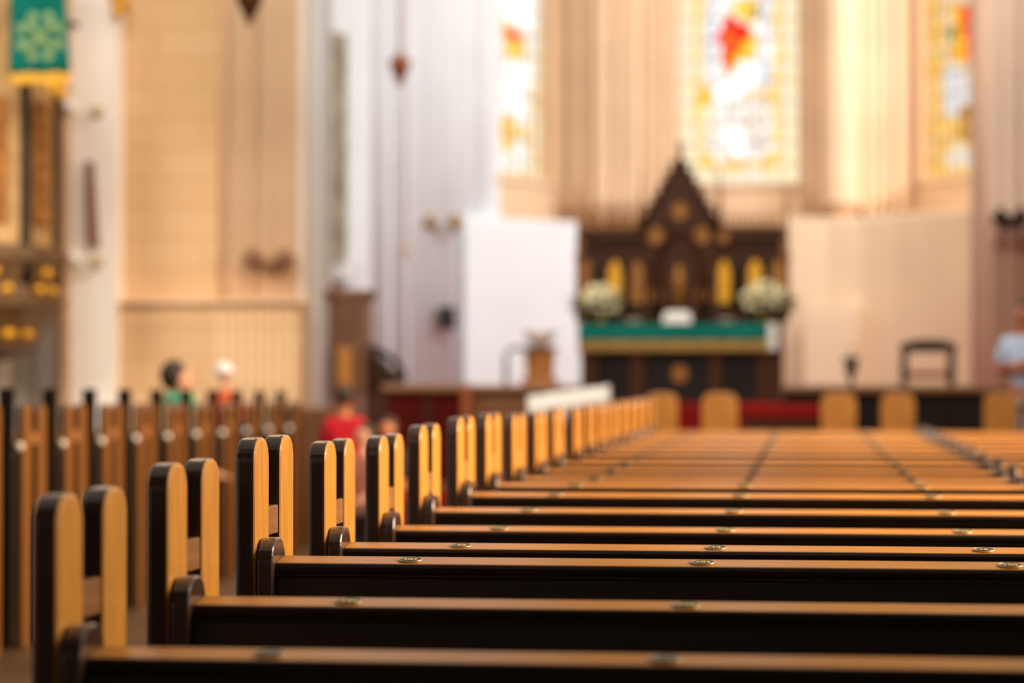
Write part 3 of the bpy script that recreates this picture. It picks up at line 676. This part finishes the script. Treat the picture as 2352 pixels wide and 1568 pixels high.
# hanging lamps
def pend(px, py0, py1, Y, r, mat, label, ztop=14):
    zt = Z_(py0, Y, px); zb_ = Z_(py1, Y, px); h = zt-zb_; t = thing('pendant_lamp', label, 'lamp', (X_(px, Y), Y, zb_), 0, 'hanging lamps')
    MB().lathe([(0, 0), (r*.25, h*.08), (r*.3, h*.2), (r*.8, h*.5), (r, h*.78), (r*.55, h*.85), (r*.3, h), (0, h*1.02)], n=16).obj('lamp_body', mat, t)
    MB().tube([(0, 0, h), (0, 0, ztop-zb_)], .012, 6).obj('chain', mat, t)
pend(918, 122, 200, 29.0, .14, TERRA, 'small copper pendant lamp hanging before the white wall')
pend(571, -40, 60, 22.5, .14, WALNUT, 'dark brown pendant hanging before the tan shaft cluster')
pend(930, 560, 605, 31.0, .06, plain('pale_copper', (.70, .46, .28), .5), 'pale small pendant low in front of the white wall')
t = thing('gilded_bracket', 'small gilded ornament at the top of the coursed stone pier', 'ornament', (X_(268, 24.0), 24.0, Z_(46, 24.0, 268)))
m = MB(); m.lathe([(0, 0), (.03, .02), (.07, .08), (.04, .12), (.06, .18), (.09, .26), (0, .3)], n=14); m.obj('scroll', GOLD, t); m = MB(); m.box(-.03, .03, 0, .36, .2, .26); m.obj('bracket', GOLD, t)
# ================================================================ PULPIT
Yu = 22.9; q = mpp(Yu, 60); PXC = -80; ux = X_(PXC, Yu); zu = lambda py: Z_(py, Yu, 60)
t = thing('pulpit', 'dark carved baroque pulpit with gilding at the left picture edge', 'pulpit', (ux, Yu, 0))
view = math.atan2(-Yu, -ux)                                     # direction from the pulpit to the camera
ph = view + math.radians(40)
R = 205*q
MB().lathe([(.16, 0), (.16, .3), (.12, .4), (.11, 1.2), (.16, 1.4), (.2, zu(850))], n=16, sm=True).obj('stem', WALNUT, t)
MB().lathe([(.16, zu(860)), (.3, zu(835)), (.5*R/.66, zu(800)), (R*.80, zu(770)), (R*.92, zu(735)), (R*1.0, zu(712))], n=8, ph=ph, sm=False).obj('bowl', PULW, t)
MB().lathe([(R*1.0, zu(712)), (R*1.07, zu(705)), (R*1.08, zu(690)), (R*1.02, zu(684)), (R*1.0, zu(655)), (R*1.05, zu(610)), (R*1.09, zu(600)), (R*1.09, zu(580)), (R*1.0, zu(566))], n=8, ph=ph, sm=False).obj('base_cornice', PULW, t)
MB().lathe([(R*.95, zu(570)), (R*.95, zu(-60))], n=8, ph=ph, sm=False).obj('body', PULG, t)
MB().lathe([(R*.95, zu(-60)), (R*1.1, zu(-75)), (R*1.15, zu(-110)), (R*1.0, zu(-120))], n=8, ph=ph, sm=False).obj('rim', WALNUT, t)
for k in range(8):
    a = ph+2*PI*k/8; x, y = R*.97*math.cos(a), R*.97*math.sin(a)
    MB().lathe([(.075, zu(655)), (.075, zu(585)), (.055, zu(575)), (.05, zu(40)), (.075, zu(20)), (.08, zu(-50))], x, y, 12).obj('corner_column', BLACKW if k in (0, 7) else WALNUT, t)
    a2 = a+PI/8; ap = R*.955*math.cos(PI/8); n = Vector((math.cos(a2), math.sin(a2), 0)); d = Vector((-n.y, n.x, 0)); c = n*ap; w = R*.17
    m = MB(); v = [c-d*w, c+d*w, c+d*w+n*.03, c-d*w+n*.03]; m.hexa([(p.x, p.y, zu(520)) for p in v]+[(p.x, p.y, zu(240)) for p in v])
    for j in range(7):
        cc = c+n*.03+d*(.05*math.sin(j*1.7)); m.ball((cc.x, cc.y, zu(500-j*42)), (.04, .04, .09), 0, 8, 6)
    m.obj('carved_panel', DIMGOLD, t)
    m = MB(); cc = n*(R*1.03*math.cos(PI/8)); m.ball((cc.x, cc.y, zu(630)), (.07, .07, .06), 0, 10, 7); m.ball((cc.x+d.x*.14, cc.y+d.y*.14, zu(668)), (.06, .06, .05), 0, 10, 7); m.ball((cc.x-d.x*.14, cc.y-d.y*.14, zu(668)), (.06, .06, .05), 0, 10, 7)
    m.obj('gilded_boss', GOLD, t)
m = MB(); 
for da in (.30, .62, .94): m.ball((R*.79*math.cos(view+da), R*.79*math.sin(view+da), zu(768)), (.08, .08, .05), 0, 10, 7)
m.obj('gilded_leaf', GOLD, t)
m = MB(); fx = X_(150, Yu-.2)-ux; m.tube([(fx-.02, -.2, zu(66)), (fx+.06, -.2, zu(66)), (fx+.14, -.2, zu(68))], [.055, .035, .008], 10); m.obj('side_finial', WALNUT, t)
Yt = 21.85; q = mpp(Yt, 90)
t = thing('pulpit_cloth', 'green embroidered cloth with gold fringe hanging from the pulpit', 'cloth', (X_(92, Yt), Yt, Z_(190, Yt, 92)))
def hang(px0, px1, pxt0, pxt1, py0, py1, y, nx=16, ny=10, wob=.012):
    vs = []
    for j in range(ny+1):
        for i in range(nx+1):
            f = j/ny; g0 = px0+(pxt0-px0)*f; g1 = px1+(pxt1-px1)*f; p = g0+(g1-g0)*i/nx
            vs.append(((p-92)*q, y-wob*math.sin(i*.9)*(1-f), (190-(py0+(py1-py0)*f))*q))
    return vs, [(j*(nx+1)+i, j*(nx+1)+i+1, (j+1)*(nx+1)+i+1, (j+1)*(nx+1)+i) for j in range(ny) for i in range(nx)]
def hs(name, mat, *a, **k):
    m = MB(); v, f = hang(*a, **k); m.add(v, f, 0, True); o = m.obj(name, mat, t); o.modifiers.new('t', 'SOLIDIFY').thickness = .012; return o
hs('cloth_panel', GREENC, 20, 161, 22, 140, 168, -90, 0)
hs('gold_fringe', FRINGE, 20, 160, 20, 160, 192, 166, -.004)
for px, dz in ((118, -.10), (140, -.14)):
    m = MB().lathe([(0, -.02), (.035, 0), (.033, .10), (0, .14)], (px-92)*q, -.02, 10); o = m.obj('tassel', FRINGE, t); o.location = (0, 0, dz)
m = MB()
cx, cy = 0, (190-88)*q
for a in (45, 135, 225, 315):
    for dx, r in ((.0, 17), (30, 14)):
        aa = math.radians(a)
        for da in (-22, 22):
            rr = 46*q; bb = aa+math.radians(da); m.ball((cx+rr*math.cos(bb), -.02, cy+rr*math.sin(bb)), (r*.75*q, .012, r*.75*q), 0, 12, 6)
    m.tube([(cx, -.018, cy), (cx+42*q*math.cos(aa), -.018, cy+42*q*math.sin(aa))], .035, 8)
m.ball((cx, -.02, cy), (16*q, .012, 16*q), 0, 12, 6)
o = m.obj('embroidered_cross', EMBR, t)
# ================================================================ PEOPLE
def skin_mesh(name, pts, edges, mat, parent, sub=2, root=0):
    me = bpy.data.meshes.new(name); me.from_pydata([p[0] for p in pts], edges, []); me.materials.append(mat)
    o = bpy.data.objects.new(name, me); COL.objects.link(o); o.parent = parent
    sk = o.modifiers.new('skin', 'SKIN'); sk.use_smooth_shade = True
    sv = me.skin_vertices[0].data if me.skin_vertices else None
    if sv is None:
        bm = bmesh.new(); bm.from_mesh(me); bm.verts.layers.skin.verify(); bm.to_mesh(me); bm.free(); sv = me.skin_vertices[0].data
    for i, p in enumerate(pts):
        r = p[1]; sv[i].radius = r if hasattr(r, '__len__') else (r, r); sv[i].use_root = (i == root)
    s = o.modifiers.new('sub', 'SUBSURF'); s.levels = sub; s.render_levels = sub
    return o
def person(px, py_head, Y, floor, label, turn, top, skin, hair, seated=True, sit=.46, legs=None, pose='lap', hat=None, sc=1.0, name_top='shirt', scarf=False):
    """head centre seen at (px, py_head); turn = facing angle about z (0 faces +y)"""
    hz = Z_(py_head, Y, px)-floor
    t = thing('person', label, 'person', (X_(px, Y), Y, floor), turn)
    hc = hz; k = sc
    pel = hc-.72*k; che = hc-.36*k; sh = hc-.27*k; nk = hc-.16*k
    pts = [((0, 0, pel), (.15*k, .11*k)), ((0, .0, pel+.18*k), (.135*k, .10*k)), ((0, 0, che), (.15*k, .11*k)), ((0, 0, nk-.03), (.065*k, .065*k)), ((0, .01, nk+.03), .055*k), ((0, .015, hc-.07*k), (.062*k, .07*k)), ((0, .02, hc), (.076*k, .095*k)), ((0, .0, hc+.075*k), (.066*k, .08*k))]
    ed = [(0, 1), (1, 2), (2, 3), (3, 4), (4, 5), (5, 6), (6, 7)]
    def addc(base, chain):
        for p in chain:
            pts.append(p); ed.append((base, len(pts)-1)); base = len(pts)-1
        return base
    hands = []
    for s in (-1, 1):
        if pose == 'lap': arm = [((s*.17*k, 0, sh), .058*k), ((s*.22*k, .02, sh-.27*k), .044*k), ((s*.14*k, .22*k, sh-.40*k), .034*k), ((s*.10*k, .28*k, sh-.41*k), (.038*k, .02*k))]
        else: arm = [((s*.18*k, 0, sh), .06*k), ((s*.24*k, .03, sh-.28*k), .046*k), ((s*.02*k, .20*k, sh-.24*k+s*.02), .036*k), ((-s*.10*k, .19*k, sh-.20*k+s*.02), (.040*k, .02*k))]
        w = addc(2, arm); hp = Vector(pts[w][0]); dirv = (hp-Vector(pts[w-1][0])).normalized(); side = dirv.cross(Vector((0, 0, 1))).normalized()
        for f in range(4):
            b0 = hp+dirv*.035*k+side*(f-1.5)*.019*k; L = (.06, .072, .068, .052)[f]*k
            addc(w, [(tuple(b0), .0095*k), (tuple(b0+dirv*L*.55+Vector((0, 0, -.008))), .009*k), (tuple(b0+dirv*L+Vector((0, 0, -.025))), .008*k)])
        b0 = hp-side*s*.035*k; addc(w, [(tuple(b0+dirv*.01), .011*k), (tuple(b0+dirv*.05*k-side*s*.01), .0095*k)])
        if seated: leg = [((s*.10*k, .05, pel-.03), .085*k), ((s*.11*k, .42*k, pel-.02), .062*k), ((s*.11*k, .42*k, max(.12, pel-.42*k)), .044*k), ((s*.11*k, .44*k, .06), .04*k), ((s*.11*k, .58*k, .04), (.04*k, .03*k))]
        else: leg = [((s*.09*k, 0, pel-.08), .09*k), ((s*.10*k, .02, pel*.52), .062*k), ((s*.10*k, 0, .1), .042*k), ((s*.10*k, .14*k, .04), (.042*k, .03*k))]
        addc(0, leg)
    base = 6
    addc(6, [((0, .112*k, hc-.01*k), .014*k)])                  # nose
    for s in (-1, 1): addc(6, [((s*.083*k, .0, hc-.005*k), .016*k)])   # ears
    skin_mesh('body', pts, ed, skin, t)
    for s in (-1, 1): MB().ball((s*.033*k, .098*k, hc+.02*k), .011*k, 0, 8, 6).obj('eye', BLACK, t)
    m = MB(); m.ball((0, .098*k, hc-.055*k), (.024*k, .008*k, .007*k), 0, 8, 5); m.obj('mouth', SKIN2, t)
    if hat is None:
        m = MB(); m.ball((0, -.036*k, hc+.025*k), (.094*k, .098*k, .112*k), 0, 16, 10); m.obj('hair', hair, t)
    else:
        m = MB(); m.ball((0, .0, hc+.045*k), (.098*k, .115*k, .09*k), 0, 16, 10); m.lathe([(.098*k, hc+.03*k), (.135*k, hc+.022*k), (.135*k, hc+.028*k), (.09*k, hc+.045*k)], 0, .01, 18); m.obj('hat', hat, t)
    if scarf:
        m = MB(); m.lathe([(.075*k, nk-.05), (.11*k, nk-.03), (.115*k, nk+.03), (.09*k, nk+.075), (.066*k, nk+.07)], 0, .01, 18); tag(m.obj('scarf', MATS['green_scarf'], t), 'green scarf wound round the neck')
    # clothing as a looser shell over trunk and sleeves
    cp = [((0, 0, pel-.06), (.165*k, .13*k)), ((0, 0, pel+.18*k), (.155*k, .12*k)), ((0, 0, che), (.172*k, .13*k)), ((0, 0, nk-.045), (.085*k, .08*k))]; ce = [(0, 1), (1, 2), (2, 3)]
    for s in (-1, 1):
        i0 = 2
        src = [p for p in ([((s*.17*k, 0, sh), .075*k), ((s*.22*k, .02, sh-.27*k), .058*k)] if pose == 'lap' else [((s*.18*k, 0, sh), .078*k), ((s*.235*k, .025, sh-.22*k), .062*k)])]
        for p in src: cp.append(p); ce.append((i0, len(cp)-1)); i0 = len(cp)-1
    skin_mesh(name_top, cp, ce, top, t)
    if legs:
        lp = [((0, 0, pel+.03), (.165*k, .13*k))]; le = []
        for s in (-1, 1):
            i0 = 0
            for p in ([((s*.10*k, .06, pel-.03), .10*k), ((s*.11*k, .42*k, pel-.01), .076*k), ((s*.11*k, .42*k, .14), .06*k)] if seated else [((s*.09*k, 0, pel-.1), .105*k), ((s*.10*k, .02, pel*.52), .08*k), ((s*.10*k, 0, .09), .062*k)]):
                lp.append(p); le.append((i0, len(lp)-1)); i0 = len(lp)-1
        skin_mesh('trousers', lp, le, legs, t)
    return t
plain('green_scarf', (.06, .42, .24), .8)
GREENS = plain('green_shirt', (.03, .34, .20), .8); ORANGES = plain('orange_shirt', (.95, .13, .03), .8); REDS = plain('red_coat', (.55, .0, .012), .8)
BLUES = plain('light_blue_shirt', (.50, .62, .85), .8); GREYT = plain('grey_trousers', (.42, .38, .40), .8); DARKC = plain('dark_coat', (.03, .022, .022), .8); PINKS = plain('salmon_shirt', (.62, .22, .15), .8)
person(410, 870, 19.26, 0, 'dark-haired person in green standing among the pews across the aisle', -1.3, GREENS, SKIN, HAIRD, seated=False, legs=DARKC, sc=1.15, scarf=True)
person(514, 857, 20.98, 0, 'person in a white hat and orange top behind the pews across the aisle', -.3, ORANGES, SKIN, HAIRD, legs=DARKC, hat=HAIRW, sc=.74, seated=False)
person(792, 912, 20.2, 0, 'dark-haired person in a bright red coat standing in the aisle', .1, REDS, SKIN2, HAIRD, seated=False, legs=DARKC, name_top='coat', sc=.8)
person(890, 985, 19.5, 0, 'person with tanned face in dark clothes behind the end posts', 2.9, DARKC, SKIN2, HAIRD, seated=False, legs=DARKC, sc=.8, name_top='coat')
person(836, 1000, 18.6, 0, 'person in a salmon top low beside the red coat', 2.6, PINKS, SKIN, HAIRD, seated=False, legs=DARKC, sc=.75)
person(2352, 722, 23.6, CH1, 'person in a light blue shirt with folded arms at the right edge', 2.75, BLUES, SKIN2, HAIRD, seated=False, legs=GREYT, pose='fold')
# blue hymn book standing on a left pew
t = thing('hymn_book', 'small bright blue book propped on a pew across the aisle', 'book', (-4.89, 22.02+.075, (CZ-.2195)/POST*RAIL-.004))
BLUEB = plain('blue_cover', (.02, .20, .36), .5)
MB().box(-.05, .05, -.018, -.012, 0, .13).obj('cover', BLUEB, t); MB().box(-.047, .047, -.012, .010, .003, .127).obj('pages', WHITEC, t); MB().box(-.05, .05, .010, .016, 0, .13).obj('cover', BLUEB, t); MB().box(-.054, -.05, -.018, .016, 0, .13).obj('spine', BLUEB, t)
# ================================================================ LIGHT
def area(name, loc, target, sx, sy, power, col, spread=180):
    l = bpy.data.lights.new(name, 'AREA'); l.shape = 'RECTANGLE'; l.size = sx; l.size_y = sy; l.energy = power; l.color = col; l.spread = math.radians(spread)
    o = bpy.data.objects.new(name, l); COL.objects.link(o); o.location = loc
    o.rotation_euler = (Vector(target)-Vector(loc)).to_track_quat('-Z', 'Y').to_euler(); return o
WARM = (1, .70, .40); NEUT = (1, .90, .78); COOL = (.93, .97, 1)
for y in (9.6, 12.8, 16.2, 19.6): area('nave_window_light', (4.4, y, 3.4), (-2, y, 1.0), 1.8, 3.0, 185, WARM, 82)
area('apse_fill_light', (-1.5, 22.5, 14), (-1.0, 37, 4.5), 12, 5, 1000, (1, .94, .86))  # added overhead fill for the apse walls, no window stands here
area('pier_fill_light', (-3.2, 13.5, 9.5), (-4.6, 25, 3.2), 10, 3, 500, NEUT, 110)  # added fill that brightens the pier faces, source unseen
area('aisle_window_light', (4.4, 7.5, 3.7), (-1.4, 7.2, 1.2), 2.6, 2.6, 215, (1, .84, .64), 110)
area('rear_fill_light', (-1.5, -5.5, 3.6), (-1.2, 6, 1.2), 2, 1.2, 45, NEUT)  # unseen fill added behind the camera to lift the dark fronts
area('chancel_window_light', (4.4, 32.6, 8), (-6, 33.6, 3.2), 2, 6, 560, COOL)
area('chancel_side_fill', (3.6, 29.0, 10.5), (-5, 33.2, 2.5), 2.5, 3, 42, COOL, 60)  # added unseen lamp that brightens the white chancel wall
area('pulpit_wall_fill_light', (-10.5, 15.5, 4.5), (-8.2, 24.3, 1.8), 2.0, 3.0, 60, NEUT, 50)  # fill lamp added out of view for the dark wall under the pulpit
w = bpy.data.worlds.new('World'); S.world = w; w.use_nodes = True
bg = w.node_tree.nodes['Background']; bg.inputs['Color'].default_value = (1, .86, .70, 1); bg.inputs['Strength'].default_value = .36
# ================================================================ CAMERA
cam = bpy.data.cameras.new('Camera'); co = bpy.data.objects.new('Camera', cam); COL.objects.link(co)
cam.sensor_width = 36; cam.lens = F/W*36; cam.clip_end = 200
M = Matrix((RV, UV, -FV)).transposed(); co.matrix_world = Matrix.Translation(C0) @ M.to_4x4()
cam.dof.use_dof = True; cam.dof.focus_distance = 6.25; cam.dof.aperture_fstop = 1.68
S.camera = co
S.view_settings.view_transform = 'Standard'; S.view_settings.look = 'None'; S.view_settings.exposure = 0; S.view_settings.gamma = 1; S.view_settings.use_curve_mapping = False
